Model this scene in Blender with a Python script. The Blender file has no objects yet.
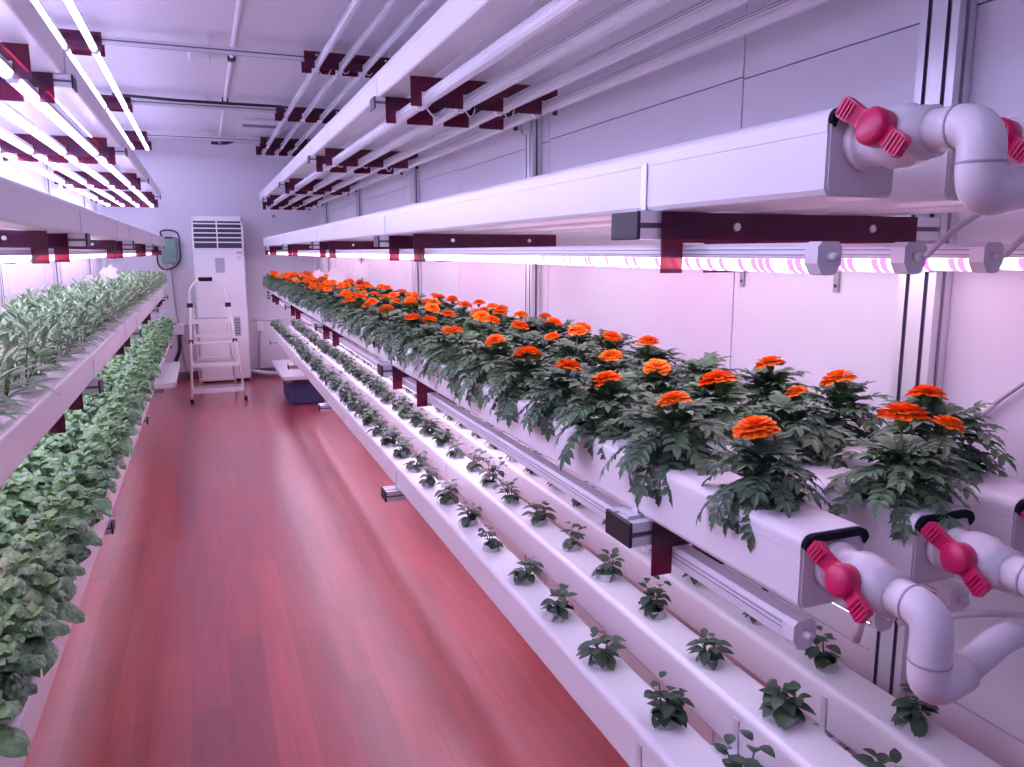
import bpy, math, random
from mathutils import Vector, Matrix

random.seed(11)
PI = math.pi
scene = bpy.context.scene
COL = scene.collection

# ------------------------------------------------------------------ materials
def mat(name, col, rough=.5, metal=0., spec=.5, coat=0., bump=None, trans=None):
    m = bpy.data.materials.new(name); m.use_nodes = True
    nt = m.node_tree; b = nt.nodes['Principled BSDF']
    b.inputs['Base Color'].default_value = (*col, 1)
    b.inputs['Roughness'].default_value = rough
    b.inputs['Metallic'].default_value = metal
    b.inputs['Specular IOR Level'].default_value = spec
    b.inputs['Coat Weight'].default_value = coat
    if bump:
        sc, st = bump
        tc = nt.nodes.new('ShaderNodeTexCoord'); n = nt.nodes.new('ShaderNodeTexNoise'); n.inputs['Scale'].default_value = sc
        n.inputs['Detail'].default_value = 3
        bp = nt.nodes.new('ShaderNodeBump'); bp.inputs['Strength'].default_value = st; bp.inputs['Distance'].default_value = .01
        nt.links.new(tc.outputs['Object'], n.inputs['Vector']); nt.links.new(n.outputs['Fac'], bp.inputs['Height'])
        nt.links.new(bp.outputs['Normal'], b.inputs['Normal'])
    return m

def var_mat(name, c1, c2, scale, rough=.5, spec=.4, metal=0., per_obj=0., stretch=(1, 1, 1)):
    """two colours mixed by a noise in object space (plus a little shift per object)"""
    m = mat(name, c1, rough, metal, spec)
    nt = m.node_tree; b = nt.nodes['Principled BSDF']; N = nt.nodes.new; L = nt.links.new
    tc = N('ShaderNodeTexCoord'); mp = N('ShaderNodeMapping'); mp.inputs['Scale'].default_value = stretch
    n = N('ShaderNodeTexNoise'); n.inputs['Scale'].default_value = scale; n.inputs['Detail'].default_value = 2
    r = N('ShaderNodeValToRGB'); r.color_ramp.elements[0].color = (*c1, 1); r.color_ramp.elements[1].color = (*c2, 1)
    r.color_ramp.elements[0].position = .35; r.color_ramp.elements[1].position = .65
    L(tc.outputs['Object'], mp.inputs['Vector']); L(mp.outputs['Vector'], n.inputs['Vector'])
    if per_obj:
        oi = N('ShaderNodeObjectInfo'); ma = N('ShaderNodeMath'); ma.operation = 'MULTIPLY_ADD'
        ma.inputs[1].default_value = per_obj; L(oi.outputs['Random'], ma.inputs[0]); L(n.outputs['Fac'], ma.inputs[2])
        sb = N('ShaderNodeMath'); sb.operation = 'SUBTRACT'; sb.inputs[1].default_value = per_obj / 2
        L(ma.outputs[0], sb.inputs[0]); L(sb.outputs[0], r.inputs['Fac'])
    else:
        L(n.outputs['Fac'], r.inputs['Fac'])
    L(r.outputs['Color'], b.inputs['Base Color'])
    return m

LEDC = (1.0, .62, .93)
def led_mat(name, strength, c_white, c_pink):
    m = bpy.data.materials.new(name); m.use_nodes = True
    nt = m.node_tree; nt.nodes.clear(); N = nt.nodes.new; L = nt.links.new
    out = N('ShaderNodeOutputMaterial'); em = N('ShaderNodeEmission'); em.inputs['Strength'].default_value = strength
    tc = N('ShaderNodeTexCoord'); sx = N('ShaderNodeSeparateXYZ'); L(tc.outputs['Object'], sx.inputs[0])
    mu = N('ShaderNodeMath'); mu.operation = 'MULTIPLY'; mu.inputs[1].default_value = 70; L(sx.outputs['Y'], mu.inputs[0])
    fl = N('ShaderNodeMath'); fl.operation = 'FLOOR'; L(mu.outputs[0], fl.inputs[0])
    wn = N('ShaderNodeTexWhiteNoise'); wn.noise_dimensions = '1D'; L(fl.outputs[0], wn.inputs['W'])
    gt = N('ShaderNodeMath'); gt.operation = 'GREATER_THAN'; gt.inputs[1].default_value = .55; L(wn.outputs['Value'], gt.inputs[0])
    mx = N('ShaderNodeMix'); mx.data_type = 'RGBA'; mx.inputs['A'].default_value = (*c_white, 1); mx.inputs['B'].default_value = (*c_pink, 1)
    fr = N('ShaderNodeMath'); fr.operation = 'FRACT'; L(mu.outputs[0], fr.inputs[0])
    ds = N('ShaderNodeMath'); ds.operation = 'PINGPONG'; ds.inputs[1].default_value = .5; L(fr.outputs[0], ds.inputs[0])
    m2 = N('ShaderNodeMath'); m2.operation = 'MULTIPLY'; g2 = N('ShaderNodeMath'); g2.operation = 'GREATER_THAN'; g2.inputs[1].default_value = .10; L(ds.outputs[0], g2.inputs[0]); L(g2.outputs[0], m2.inputs[0]); L(gt.outputs[0], m2.inputs[1])
    m3 = N('ShaderNodeMath'); m3.operation = 'MULTIPLY'; m3.inputs[1].default_value = 2; m3.use_clamp = True; L(m2.outputs[0], m3.inputs[0])
    L(m3.outputs[0], mx.inputs['Factor']); L(mx.outputs['Result'], em.inputs['Color']); L(em.outputs[0], out.inputs[0])
    return m

M = {}
M['pvc'] = mat('pvc_white', (.80, .78, .80), .28, 0, .45, 0)
M['cap'] = mat('pvc_cap', (.66, .62, .66), .35, 0, .4)
M['pipe'] = mat('pvc_pipe', (.78, .74, .76), .3, 0, .5)
M['seam'] = mat('pipe_seam', (.45, .40, .43), .5)
M['alu'] = mat('aluminium', (.74, .74, .77), .38, .45)
M['slot'] = mat('profile_slot', (.17, .16, .22), .6, .3)
M['black'] = mat('black_plastic', (.015, .015, .022), .45)
M['foam'] = mat('black_foam', (.012, .012, .02), .9, 0, .2, bump=(300, .6))
M['screw'] = mat('steel_screw', (.75, .75, .75), .3, .9)
M['house'] = mat('lamp_housing', (.78, .76, .80), .32, .1)
M['line'] = mat('lamp_line', (.30, .29, .33), .45, .3)
M['clear'] = mat('lamp_cover_unlit', (.74, .72, .75), .15, 0, .6, .3)
M['wplastic'] = mat('white_plastic', (.80, .78, .80), .35)
M['handle'] = mat('valve_handle_red', (.62, .012, .11), .35, 0, .5, .1)
M['led_mid'] = led_mat('led_pink_white', 5.7, (.84, .84, 1.0), (.95, .06, .66))
M['led_top'] = led_mat('led_white', 12, (.59, .59, 1.0), (.66, .52, 1.0))
M['led_low'] = led_mat('led_pink_low', 11, (.82, .70, 1.0), (.90, .46, .82))
M['led_under'] = led_mat('led_pink_under', 6.8, (.76, .70, 1.0), (.82, .58, .88))
M['leaf_m'] = var_mat('marigold_leaf', (.055, .115, .062), (.15, .25, .125), 22, .45, .4, per_obj=.25)
M['petal'] = var_mat('marigold_petal', (1.0, .19, .012), (1.0, .33, .03), 60, .6, .2, per_obj=.3)
M['bud'] = mat('marigold_bud', (.10, .17, .03), .6)
M['leaf_s'] = var_mat('seedling_leaf', (.03, .062, .04), (.075, .13, .07), 40, .45, .4, per_obj=.3)
M['leaf_b'] = var_mat('basil_leaf', (.072, .185, .08), (.21, .40, .185), 30, .33, .6, per_obj=.25)
def add_bump(m, scale, st, dist=.004):
    nt = m.node_tree; N = nt.nodes.new; tc = N('ShaderNodeTexCoord'); v = N('ShaderNodeTexVoronoi'); v.inputs['Scale'].default_value = scale
    bp = N('ShaderNodeBump'); bp.inputs['Strength'].default_value = st; bp.inputs['Distance'].default_value = dist
    nt.links.new(tc.outputs['Object'], v.inputs['Vector']); nt.links.new(v.outputs['Distance'], bp.inputs['Height'])
    nt.links.new(bp.outputs['Normal'], nt.nodes['Principled BSDF'].inputs['Normal'])
add_bump(M['leaf_b'], 95, .9)
M['leaf_b2'] = var_mat('basil_young_leaf', (.17, .36, .14), (.30, .52, .24), 25, .35, .5)
M['leaf_h'] = var_mat('herb_leaf', (.17, .33, .185), (.38, .60, .36), 22, .4, .4, per_obj=.35)
M['stem'] = mat('green_stem', (.12, .19, .06), .5)
M['soil'] = mat('sponge_soil', (.03, .028, .025), .9, bump=(200, .8))
M['cup'] = mat('net_cup', (.55, .56, .56), .3)
M['ac'] = mat('air_conditioner_white', (.82, .80, .83), .35)
M['ac_side'] = mat('air_conditioner_side', (.74, .72, .76), .4)
M['ac_dark'] = mat('louvre_dark', (.045, .045, .07), .5)
M['ac_grey'] = mat('display_grey', (.42, .40, .46), .4)
M['ladder'] = mat('ladder_white', (.82, .78, .78), .35)
M['rubber'] = mat('black_rubber', (.02, .018, .025), .7)
M['green'] = mat('grey_green_box', (.20, .34, .28), .45)
M['blue'] = mat('navy_plastic', (.06, .06, .17), .5)
M['grey'] = mat('grey_plastic', (.33, .32, .36), .5)
M['white_tag'] = mat('white_tag', (.86, .84, .85), .5)
M['cable_w'] = mat('white_cable', (.72, .68, .72), .45)

def acrylic():
    m = bpy.data.materials.new('red_acrylic'); m.use_nodes = True
    nt = m.node_tree; b = nt.nodes['Principled BSDF']; N = nt.nodes.new; L = nt.links.new
    b.inputs['Base Color'].default_value = (.085, .020, .062, 1); b.inputs['Roughness'].default_value = .18
    tr = N('ShaderNodeBsdfTransparent'); tr.inputs['Color'].default_value = (.70, .07, .17, 1)
    mx = N('ShaderNodeMixShader'); mx.inputs[0].default_value = .40
    L(b.outputs[0], mx.inputs[1]); L(tr.outputs[0], mx.inputs[2]); L(mx.outputs[0], nt.nodes['Material Output'].inputs[0])
    return m
M['red'] = acrylic()

def floor_mat():
    m = mat('wood_look_floor', (.3, .08, .06), .32, 0, .95)
    nt = m.node_tree; b = nt.nodes['Principled BSDF']; N = nt.nodes.new; L = nt.links.new
    tc = N('ShaderNodeTexCoord')
    mp = N('ShaderNodeMapping'); mp.inputs['Rotation'].default_value = (0, 0, PI / 2); L(tc.outputs['Object'], mp.inputs['Vector'])
    br = N('ShaderNodeTexBrick'); br.offset = .37; br.inputs['Scale'].default_value = 1
    br.inputs['Brick Width'].default_value = 1.25; br.inputs['Row Height'].default_value = .118
    br.inputs['Mortar Size'].default_value = .0012; br.inputs['Mortar Smooth'].default_value = .3
    br.inputs['Color1'].default_value = (.46, .058, .060, 1); br.inputs['Color2'].default_value = (.60, .084, .082, 1)
    br.inputs['Mortar'].default_value = (.38, .048, .05, 1)
    L(mp.outputs['Vector'], br.inputs['Vector'])
    m2 = N('ShaderNodeMapping'); m2.inputs['Scale'].default_value = (28, 1.6, 1); L(tc.outputs['Object'], m2.inputs['Vector'])
    n = N('ShaderNodeTexNoise'); n.inputs['Scale'].default_value = 1.5; n.inputs['Detail'].default_value = 6; n.inputs['Roughness'].default_value = .62
    L(m2.outputs['Vector'], n.inputs['Vector'])
    rp = N('ShaderNodeValToRGB'); rp.color_ramp.elements[0].position = .3; rp.color_ramp.elements[1].position = .72
    rp.color_ramp.elements[0].color = (.82, .78, .78, 1); rp.color_ramp.elements[1].color = (1.10, 1.08, 1.08, 1)
    L(n.outputs['Fac'], rp.inputs['Fac'])
    m3 = N('ShaderNodeMapping'); m3.inputs['Scale'].default_value = (7, .9, 1); L(tc.outputs['Object'], m3.inputs['Vector'])
    n2 = N('ShaderNodeTexNoise'); n2.inputs['Scale'].default_value = 1; n2.inputs['Detail'].default_value = 3; L(m3.outputs['Vector'], n2.inputs['Vector'])
    rp2 = N('ShaderNodeValToRGB'); rp2.color_ramp.elements[0].position = .35; rp2.color_ramp.elements[1].position = .7
    rp2.color_ramp.elements[0].color = (.82, .80, .80, 1); rp2.color_ramp.elements[1].color = (1.1, 1.08, 1.08, 1); L(n2.outputs['Fac'], rp2.inputs['Fac'])
    a = N('ShaderNodeMix'); a.data_type = 'RGBA'; a.blend_type = 'MULTIPLY'; a.inputs['Factor'].default_value = 1
    L(br.outputs['Color'], a.inputs['A']); L(rp.outputs['Color'], a.inputs['B'])
    c = N('ShaderNodeMix'); c.data_type = 'RGBA'; c.blend_type = 'MULTIPLY'; c.inputs['Factor'].default_value = 1
    L(a.outputs['Result'], c.inputs['A']); L(rp2.outputs['Color'], c.inputs['B']); L(c.outputs['Result'], b.inputs['Base Color'])
    b.inputs['Coat Weight'].default_value = 1.0; b.inputs['Coat Roughness'].default_value = .28
    bp = N('ShaderNodeBump'); bp.inputs['Strength'].default_value = .12; bp.inputs['Distance'].default_value = .003
    L(n.outputs['Fac'], bp.inputs['Height']); L(bp.outputs['Normal'], b.inputs['Normal'])
    return m
M['floor'] = floor_mat()
M['wall'] = mat('panel_wall', (.72, .69, .74), .42, 0, .4)
M['ceil'] = mat('panel_ceiling', (.72, .69, .74), .5, 0, .3)
M['groove'] = mat('panel_groove', (.10, .09, .12), .7)
M['skirt'] = mat('skirting_dark', (.16, .13, .19), .6)

# ------------------------------------------------------------------ mesh builder
class MB:
    def __init__(s): s.v = []; s.f = []; s.mi = []; s.cur = 0; s.sm = []; s.smooth = False
    def m(s, i, smooth=None):
        s.cur = i
        if smooth is not None: s.smooth = smooth
        return s
    def add(s, vs, fs):
        o = len(s.v); s.v += [tuple(v) for v in vs]
        for f in fs: s.f.append(tuple(i + o for i in f)); s.mi.append(s.cur); s.sm.append(s.smooth)
        return s
    def box(s, a, b, bev=0.):
        x0, y0, z0 = a; x1, y1, z1 = b
        if bev <= 0:
            return s.add([(x0, y0, z0), (x1, y0, z0), (x1, y1, z0), (x0, y1, z0), (x0, y0, z1), (x1, y0, z1), (x1, y1, z1), (x0, y1, z1)],
                         [(0, 3, 2, 1), (4, 5, 6, 7), (0, 1, 5, 4), (1, 2, 6, 5), (2, 3, 7, 6), (3, 0, 4, 7)])
        r = bev
        def ring(z, i):
            return [(x0 + i, y0 + r, z), (x0 + r, y0 + i, z), (x1 - r, y0 + i, z), (x1 - i, y0 + r, z), (x1 - i, y1 - r, z), (x1 - r, y1 - i, z), (x0 + r, y1 - i, z), (x0 + i, y1 - r, z)]
        rs = [ring(z0, r * .7), ring(z0 + r, 0), ring(z1 - r, 0), ring(z1, r * .7)]
        vs = sum(rs, []); fs = [tuple(range(7, -1, -1)), tuple(range(24, 32))]
        for k in range(3):
            for i in range(8):
                j = (i + 1) % 8; fs.append((k * 8 + i, k * 8 + j, k * 8 + 8 + j, k * 8 + 8 + i))
        return s.add(vs, fs)
    def prism(s, poly, axis, a, b, caps=True):
        """extrude a 2-D outline along an axis: 'y' -> (x,z), 'x' -> (y,z), 'z' -> (x,y)"""
        def P(p, t):
            return {'y': (p[0], t, p[1]), 'x': (t, p[0], p[1]), 'z': (p[0], p[1], t)}[axis]
        n = len(poly); vs = [P(p, a) for p in poly] + [P(p, b) for p in poly]
        fs = [(i, (i + 1) % n, n + (i + 1) % n, n + i) for i in range(n)]
        if caps: fs += [tuple(range(n - 1, -1, -1)), tuple(range(n, 2 * n))]
        return s.add(vs, fs)
    def tube(s, pts, r, n=10, caps=True):
        pts = [Vector(p) for p in pts]; rs = r if isinstance(r, (list, tuple)) else [r] * len(pts)
        vs = []; fs = []
        t0 = (pts[1] - pts[0]).normalized()
        u = t0.orthogonal().normalized()
        for i, p in enumerate(pts):
            t = (pts[min(i + 1, len(pts) - 1)] - pts[max(i - 1, 0)]).normalized()
            u = (u - t * u.dot(t)); u = u.normalized() if u.length > 1e-6 else t.orthogonal().normalized()
            w = t.cross(u)
            for k in range(n):
                a = 2 * PI * k / n; vs.append(p + (u * math.cos(a) + w * math.sin(a)) * rs[i])
        for i in range(len(pts) - 1):
            for k in range(n):
                j = (k + 1) % n; fs.append((i * n + k, i * n + j, i * n + n + j, i * n + n + k))
        if caps: fs += [tuple(range(n - 1, -1, -1)), tuple(range((len(pts) - 1) * n, len(pts) * n))]
        return s.add(vs, fs)
    def mesh(s, name, mats):
        me = bpy.data.meshes.new(name); me.from_pydata(s.v, [], s.f); 
        for m in mats: me.materials.append(m)
        me.polygons.foreach_set('material_index', s.mi); me.polygons.foreach_set('use_smooth', s.sm); me.update()
        return me

def link(name, me, parent=None, loc=None, rotz=0., scale=1.):
    o = bpy.data.objects.new(name, me); COL.objects.link(o)
    if parent: o.parent = parent
    if loc is not None: o.location = loc
    if rotz: o.rotation_euler[2] = rotz
    if scale != 1.: o.scale = (scale,) * 3
    return o
def part(name, mb, mats, parent, **k):
    return link(name, mb.mesh(name, mats if isinstance(mats, list) else [mats]), parent, **k)
def tag(o, label, cat, group=None):
    o['label'] = label; o['category'] = cat
    if group: o['group'] = group
    return o
def thing(name, label, cat, loc=(0, 0, 0), group=None, rotz=0., scale=1.):
    return tag(link(name, None, None, loc, rotz, scale), label, cat, group)
def struct(name, mb, mats):
    o = part(name, mb, mats, None); o['kind'] = 'structure'; return o
def copy_thing(src, loc, label, group=None, rotz=None, scale=None):
    def cp(o, par):
        c = o.copy(); COL.objects.link(c); c.parent = par
        for ch in o.children: cp(ch, c)
        return c
    r = cp(src, None); r.location = loc; r['label'] = label
    if group: r['group'] = group
    if rotz is not None: r.rotation_euler[2] = rotz
    if scale is not None: r.scale = (scale,) * 3
    return r
def fillet(pts, r, n=6):
    pts = [Vector(p) for p in pts]; out = [pts[0]]
    for i in range(1, len(pts) - 1):
        a, b, c = pts[i - 1], pts[i], pts[i + 1]
        d1 = (a - b).normalized(); d2 = (c - b).normalized(); rr = min(r, (a - b).length * .49, (c - b).length * .49)
        p, q = b + d1 * rr, b + d2 * rr
        for k in range(n + 1):
            t = k / n; out.append(p * (1 - t) ** 2 + b * 2 * t * (1 - t) + q * t * t)
    return out + [pts[-1]]
_O = 'first second third fourth fifth sixth seventh eighth ninth tenth eleventh twelfth thirteenth fourteenth fifteenth sixteenth seventeenth eighteenth nineteenth'.split()
_T = {20: 'twent', 30: 'thirt', 40: 'fort', 50: 'fift'}
def nth(i):
    i += 1
    if i < 20: return _O[i - 1]
    t = i // 10 * 10
    return _T[t] + ('ieth' if i % 10 == 0 else 'y-' + _O[i % 10 - 1])

# ------------------------------------------------------------------ layout (metres): aisle runs along +Y
XR, XL = 1.26, -1.03            # inside faces of the two long walls
YB, YF = 9.71, -1.2             # back wall, front edge of what is built
ZC = 2.65
Y0, PITCH = 1.08, 1.87
YS = [Y0 + PITCH * k for k in range(5)]
TY0, TY1 = .70, 9.28            # ends of the planting troughs
LEV = {'top': 2.095, 'mid': 1.605, 'mar': 1.120, 'low': .625}   # crown of the troughs
TH, TW = .095, .10
SIDE = {'R': 'marigold side', 'L': 'basil side'}

# ------------------------------------------------------------------ room
b = MB().box((XL - .06, YF, -.06), (XR + .06, YB + .06, 0)); struct('floor', b, M['floor'])
b = MB().box((XL - .06, YF, ZC), (XR + .06, YB + .06, ZC + .06)); struct('ceiling', b, M['ceil'])
b = MB().box((XL - .06, YB, 0), (XR + .06, YB + .06, ZC)); struct('wall_back', b, M['wall'])
def panel_wall(name, x, sgn):
    b = MB()
    ys = [YF, -.66, .505, 1.672, 2.84, 4.0, 5.17, 6.34, 7.50, 8.66, YB]
    for i in range(len(ys) - 1):
        zo = (0, .006)[i % 2]
        zs = [0, .62 + zo, 1.866 + zo, ZC]
        for k in range(3):
            b.m(0); g = .0025; hg = .0016
            b.box((min(x, x + sgn * .05), ys[i] + g, zs[k] + hg), (max(x, x + sgn * .05), ys[i + 1] - g, zs[k + 1] - hg))
    b.m(1).box((min(x + sgn * .006, x + sgn * .06), YF, 0), (max(x + sgn * .006, x + sgn * .06), YB, ZC))
    return struct(name, b, [M['wall'], M['groove']])
panel_wall('wall_right', XR, 1); panel_wall('wall_left', XL, -1)
b = MB().prism([(YB - .07, ZC), (YB, ZC), (YB, ZC - .12), (YB - .012, ZC - .12)], 'x', XL, XR); struct('trim_1', b, M['wall'])
b = MB().box((XL, YB - .012, 0), (XR, YB, .085)); struct('baseboard_back', b, M['skirt'])
b = MB().box((XR - .03, YB - .03, .09), (XR, YB, ZC - .12)); struct('trim_2', b, M['pvc'])
b = MB().box((XL, YB - .03, .09), (XL + .03, YB, ZC - .12)); struct('trim_3', b, M['pvc'])

# ------------------------------------------------------------------ rack frames
def post_mesh(sgn):
    """80 x 40 slotted aluminium upright, wide face towards the aisle (local -x for sgn=1)"""
    b = MB(); H = ZC - .002; w, d, s, t = .04, .04, .0045, .007
    outl = []
    def face(pts): outl.extend(pts)
    # outline in (x,y): wide faces at x=0 and x=d with two slots each, narrow faces with one slot each
    p = [(0, -w)]
    for c in (-.02, .02): p += [(0, c - s), (t, c - s), (t, c + s), (0, c + s)]
    p += [(0, w), (d / 2 - s, w), (d / 2 - s, w - t), (d / 2 + s, w - t), (d / 2 + s, w), (d, w)]
    for c in (.02, -.02): p += [(d, c + s), (d - t, c + s), (d - t, c - s), (d, c - s)]
    p += [(d, -w), (d / 2 + s, -w), (d / 2 + s, -w + t), (d / 2 - s, -w + t), (d / 2 - s, -w)]
    n = len(p); vs = [(sgn * x, y, 0) for x, y in p] + [(sgn * x, y, H) for x, y in p]
    for i in range(n):
        j = (i + 1) % n
        a, c = p[i], p[j]
        deep = (abs(a[0] - c[0]) < 1e-6 and abs(a[0] - t) < 1e-6) or (abs(a[0] - c[0]) < 1e-6 and abs(a[0] - d + t) < 1e-6) or \
               (abs(a[1] - c[1]) < 1e-6 and (abs(abs(a[1]) - w + t) < 1e-6)) or \
               (abs(a[1] - c[1]) < 1e-6 and abs(a[0] - c[0]) > .006 and abs(a[0] - c[0]) < .0075)
        b.cur = 1 if deep else 0
        b.add([vs[i], vs[j], vs[n + j], vs[n + i]], [(0, 1, 2, 3)])
    b.cur = 0
    b.add(vs[n:], [tuple(range(n))])
    return b.mesh('post_profile', [M['alu'], M['slot']])
pm = {'R': post_mesh(1), 'L': post_mesh(-1)}
for sd, x in (('R', XR - .042), ('L', XL + .042)):
    for k, y in enumerate(YS):
        tag(link('upright_post', pm[sd], None, (x, y, .001)),
            f'slotted aluminium upright post against the wall, {nth(k)} from the near end, {SIDE[sd]}', 'post', f'rack uprights, {SIDE[sd]}')

XF = {'R': .605, 'L': -.345}     # free ends of the crossbars
def crossbar(sd, lev, k):
    z1 = LEV[lev] - TH - .001; z0 = z1 - .04; y = YS[k]
    sg = 1 if sd == 'R' else -1
    xe = XF[sd]; xw = (XR - .044) if sd == 'R' else (XL + .044)
    names = {'top': 'top tier', 'mid': 'upper tier', 'mar': 'waist-high tier', 'low': 'lowest tier'}
    t = thing('crossbar', f'aluminium crossbar, {nth(k)} from the near end, under the {names[lev]}, {SIDE[sd]}', 'bracket', (0, y, 0), f'crossbars under the {names[lev]}, {SIDE[sd]}')
    b = MB(); a, c = sorted((xe + sg * .006, xw))
    p = [(-.04, z0), (.04, z0), (.04, z0 + .016), (.034, z0 + .016), (.034, z0 + .024), (.04, z0 + .024), (.04, z1), (.024, z1), (.024, z1 - .006), (.016, z1 - .006), (.016, z1),
         (-.016, z1), (-.016, z1 - .006), (-.024, z1 - .006), (-.024, z1), (-.04, z1), (-.04, z0 + .024), (-.034, z0 + .024), (-.034, z0 + .016), (-.04, z0 + .016)]
    b.prism(p, 'x', a, c)
    b.m(1).box((a + .001, -.0345, z0 + .0155), (c - .001, -.0335, z0 + .0245)).box((a + .001, .0335, z0 + .0155), (c - .001, .0345, z0 + .0245))
    part('bar', b, [M['alu'], M['slot']], t)
    a, c = sorted((xe, xe + sg * .006))
    part('end_cap', MB().box((a, -.041, z0 - .001), (c, .041, z1 + .0005), .0015), M['black'], t)
    # angle gusset under the bar at the post
    b = MB(); xx = xw - sg * .001
    b.box((min(xx, xx - sg * .004), -.034, z0 - .055), (max(xx, xx - sg * .004), .034, z0 - .001))
    for yy in (-.034, .031):
        b.prism([(xx - sg * .004, z0 - .001), (xx - sg * .06, z0 - .001), (xx - sg * .06, z0 - .006), (xx - sg * .004, z0 - .055)], 'y', yy, yy + .003)
    b.box((min(xx - sg * .004, xx - sg * .06), -.031, z0 - .005), (max(xx - sg * .004, xx - sg * .06), .031, z0 - .001))
    part('gusset', b, M['alu'], t)
    for yy in (-.017, .017):
        part('bolt', MB().tube([(xx - sg * .004, yy, z0 - .03), (xx - sg * .009, yy, z0 - .03)], .007, 10), M['screw'], t)
    return t
for sd in 'RL':
    for lev in LEV:
        for k in range(5): crossbar(sd, lev, k)

# ------------------------------------------------------------------ troughs
def trough_profile(w, h):
    r = .014; pts = []
    for i in range(6):
        a = PI / 2 * i / 5; pts.append((w / 2 - r + r * math.sin(a), -r + r * math.cos(a)))
    pts += [(w / 2, -.026), (w / 2 - .0006, -.0268), (w / 2 - .0006, -h + .008), (w / 2 - .004, -h + .002), (w / 2 - .009, -h)]
    left = [(-x, z) for x, z in reversed(pts)]
    return pts + left
PROF = trough_profile(TW, TH)
bt = MB(); bt.smooth = False; bt.prism(PROF, 'y', TY0, TY1); TROUGH = bt.mesh('trough_body', [M['pvc']])
be = MB().prism([(x * .93, z * .95 - .0015) for x, z in PROF], 'y', TY0 - .0025, TY0 + .001); ENDCAP = be.mesh('end_cap', [M['cap']])
bf = MB()
arc = [(x * .985, z - .0012) for x, z in PROF if z > -.020]
arc.sort(key=lambda p: p[0])
for i in range(len(arc) - 1):
    (xa, za), (xb, zb) = arc[i], arc[i + 1]
    def inn(x, z): return (x * .88, z * .8 - .0095)
    (xc, zc), (xd, zd) = inn(xb, zb), inn(xa, za)
    bf.prism([(xa, za), (xb, zb), (xc, zc), (xd, zd)], 'y', TY0 - .0065, TY0)
FOAM = bf.mesh('foam_seal', [M['foam']])
bc = MB().box((-.0015, -.008, -.066), (.0015, .008, 0), .0007).box((-.030, -.011, -.0685), (.0015, .011, -.0655)); CLIP = bc.mesh('clip', [M['alu']])
bcl = MB().box((-.0022, -.0075, -TH + .001), (-.0002, .0075, -.022), .0006).box((-.022, -.016, -TH - .0005), (.0, .016, -TH + .0025)); CLIPF = bcl.mesh('clip', [M['alu']])
TX = {('R', 'top'): (.675, .855, 1.035), ('R', 'mid'): (.69, .87, 1.05), ('R', 'mar'): (.69, .87, 1.05), ('R', 'low'): (.71, .915, 1.12),
      ('L', 'top'): (-.42, -.60, -.78), ('L', 'mid'): (-.415, -.595, -.775), ('L', 'mar'): (-.415, -.595, -.775), ('L', 'low'): (-.405, -.605, -.805)}
tn = {'top': 'on the top tier', 'mid': 'on the tier above the plants', 'mar': 'on the waist-high tier', 'low': 'on the lowest tier'}
pos3 = ('beside the aisle', 'in the middle of three', 'beside the wall')
for (sd, lev), xs in TX.items():
    sg = 1 if sd == 'R' else -1
    for i, x in enumerate(xs):
        t = thing('planting_trough', f'long white trough {tn[lev]}, {pos3[i]}, {SIDE[sd]}', 'trough', (x, 0, LEV[lev]), f'white troughs {tn[lev]}, {SIDE[sd]}')
        link('trough_body', TROUGH, t); link('end_cap', ENDCAP, t); link('foam_seal', FOAM, t)
        if i == 0 or lev == 'low':
            for y in YS:
                c = link('clip', CLIPF, t, (-TW / 2 if sd == 'R' else TW / 2, y, 0), 0 if sd == 'R' else PI)
        # joints between lengths of trough
        if i == 0:
            for q, yj in enumerate((4.15, 7.0)):
                bj = MB(); 
                bj.prism([(px * 1.035, pz * 1.01 + .0012) for px, pz in PROF], 'y', yj, yj + .10)
                part('joint_sleeve', bj, M['pvc'], t)

# ------------------------------------------------------------------ lamps
def tube_proto(L, lit, flat=False):
    """one batten lamp along +y, LED side down"""
    me = {}
    h = [(-.017, -.008 if flat else .001), (.017, -.008 if flat else .001), (.018, .004), (.017, .016), (.012, .021), (-.012, .021), (-.017, .016), (-.018, .004)]
    b = MB().prism(h, 'y', .012, L - .012)
    b.m(1)
    for z in (.006, .0125):
        for sx in (-1, 1):
            xx = sx * (.0178 if z < .01 else .0174)
            b.box((min(xx - .0006, xx + .0006), .0125, z - .0008), (max(xx - .0006, xx + .0006), L - .0125, z + .0008))
    me['housing'] = b.mesh('housing', [M['house'], M['line']])
    c = [(-.0165, .0008), (-.0165, -.004), (-.012, -.0125), (-.005, -.0165), (.005, -.0165), (.012, -.0125), (.0165, -.004), (.0165, .0008)]
    if flat: c = [(-.0165, -.0083), (-.015, -.0100), (-.005, -.0135), (.005, -.0135), (.015, -.0100), (.0165, -.0083)]
    me['diffuser'] = MB().prism(c[::-1], 'y', .012, L - .012).mesh('diffuser', [lit or M['clear']])
    e = [(-.0185, .016), (-.0185, -.004), (-.011, -.0165), (-.004, -.0182), (.004, -.0182), (.011, -.0165), (.0185, -.004), (.0185, .016), (.0125, .0222), (-.0125, .0222)]
    me['end_cap'] = MB().prism(e[::-1], 'y', 0, .022).mesh('end_cap', [M['wplastic']])
    bp = MB(); bp.smooth = True
    bp.tube([(0, -.012, .004), (0, .0, .004)], .0055, 10)
    me['plug'] = bp.mesh('plug', [M['wplastic']])
    return me
def cord_mesh(dx, drop, L):
    pts = []
    for i in range(13):
        t = i / 12; pts.append((dx * t, -.014 - .012 * math.sin(PI * t), .004 - drop * math.sin(PI * t) + .02 * t))
    b = MB(); b.smooth = True; b.tube(pts, .0027, 6); return b.mesh('cord', [M['cable_w']])
CORD = [cord_mesh(.07, .035, 0), cord_mesh(.10, .06, 0), cord_mesh(.05, .05, 0)]
PROTO = {}
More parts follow.
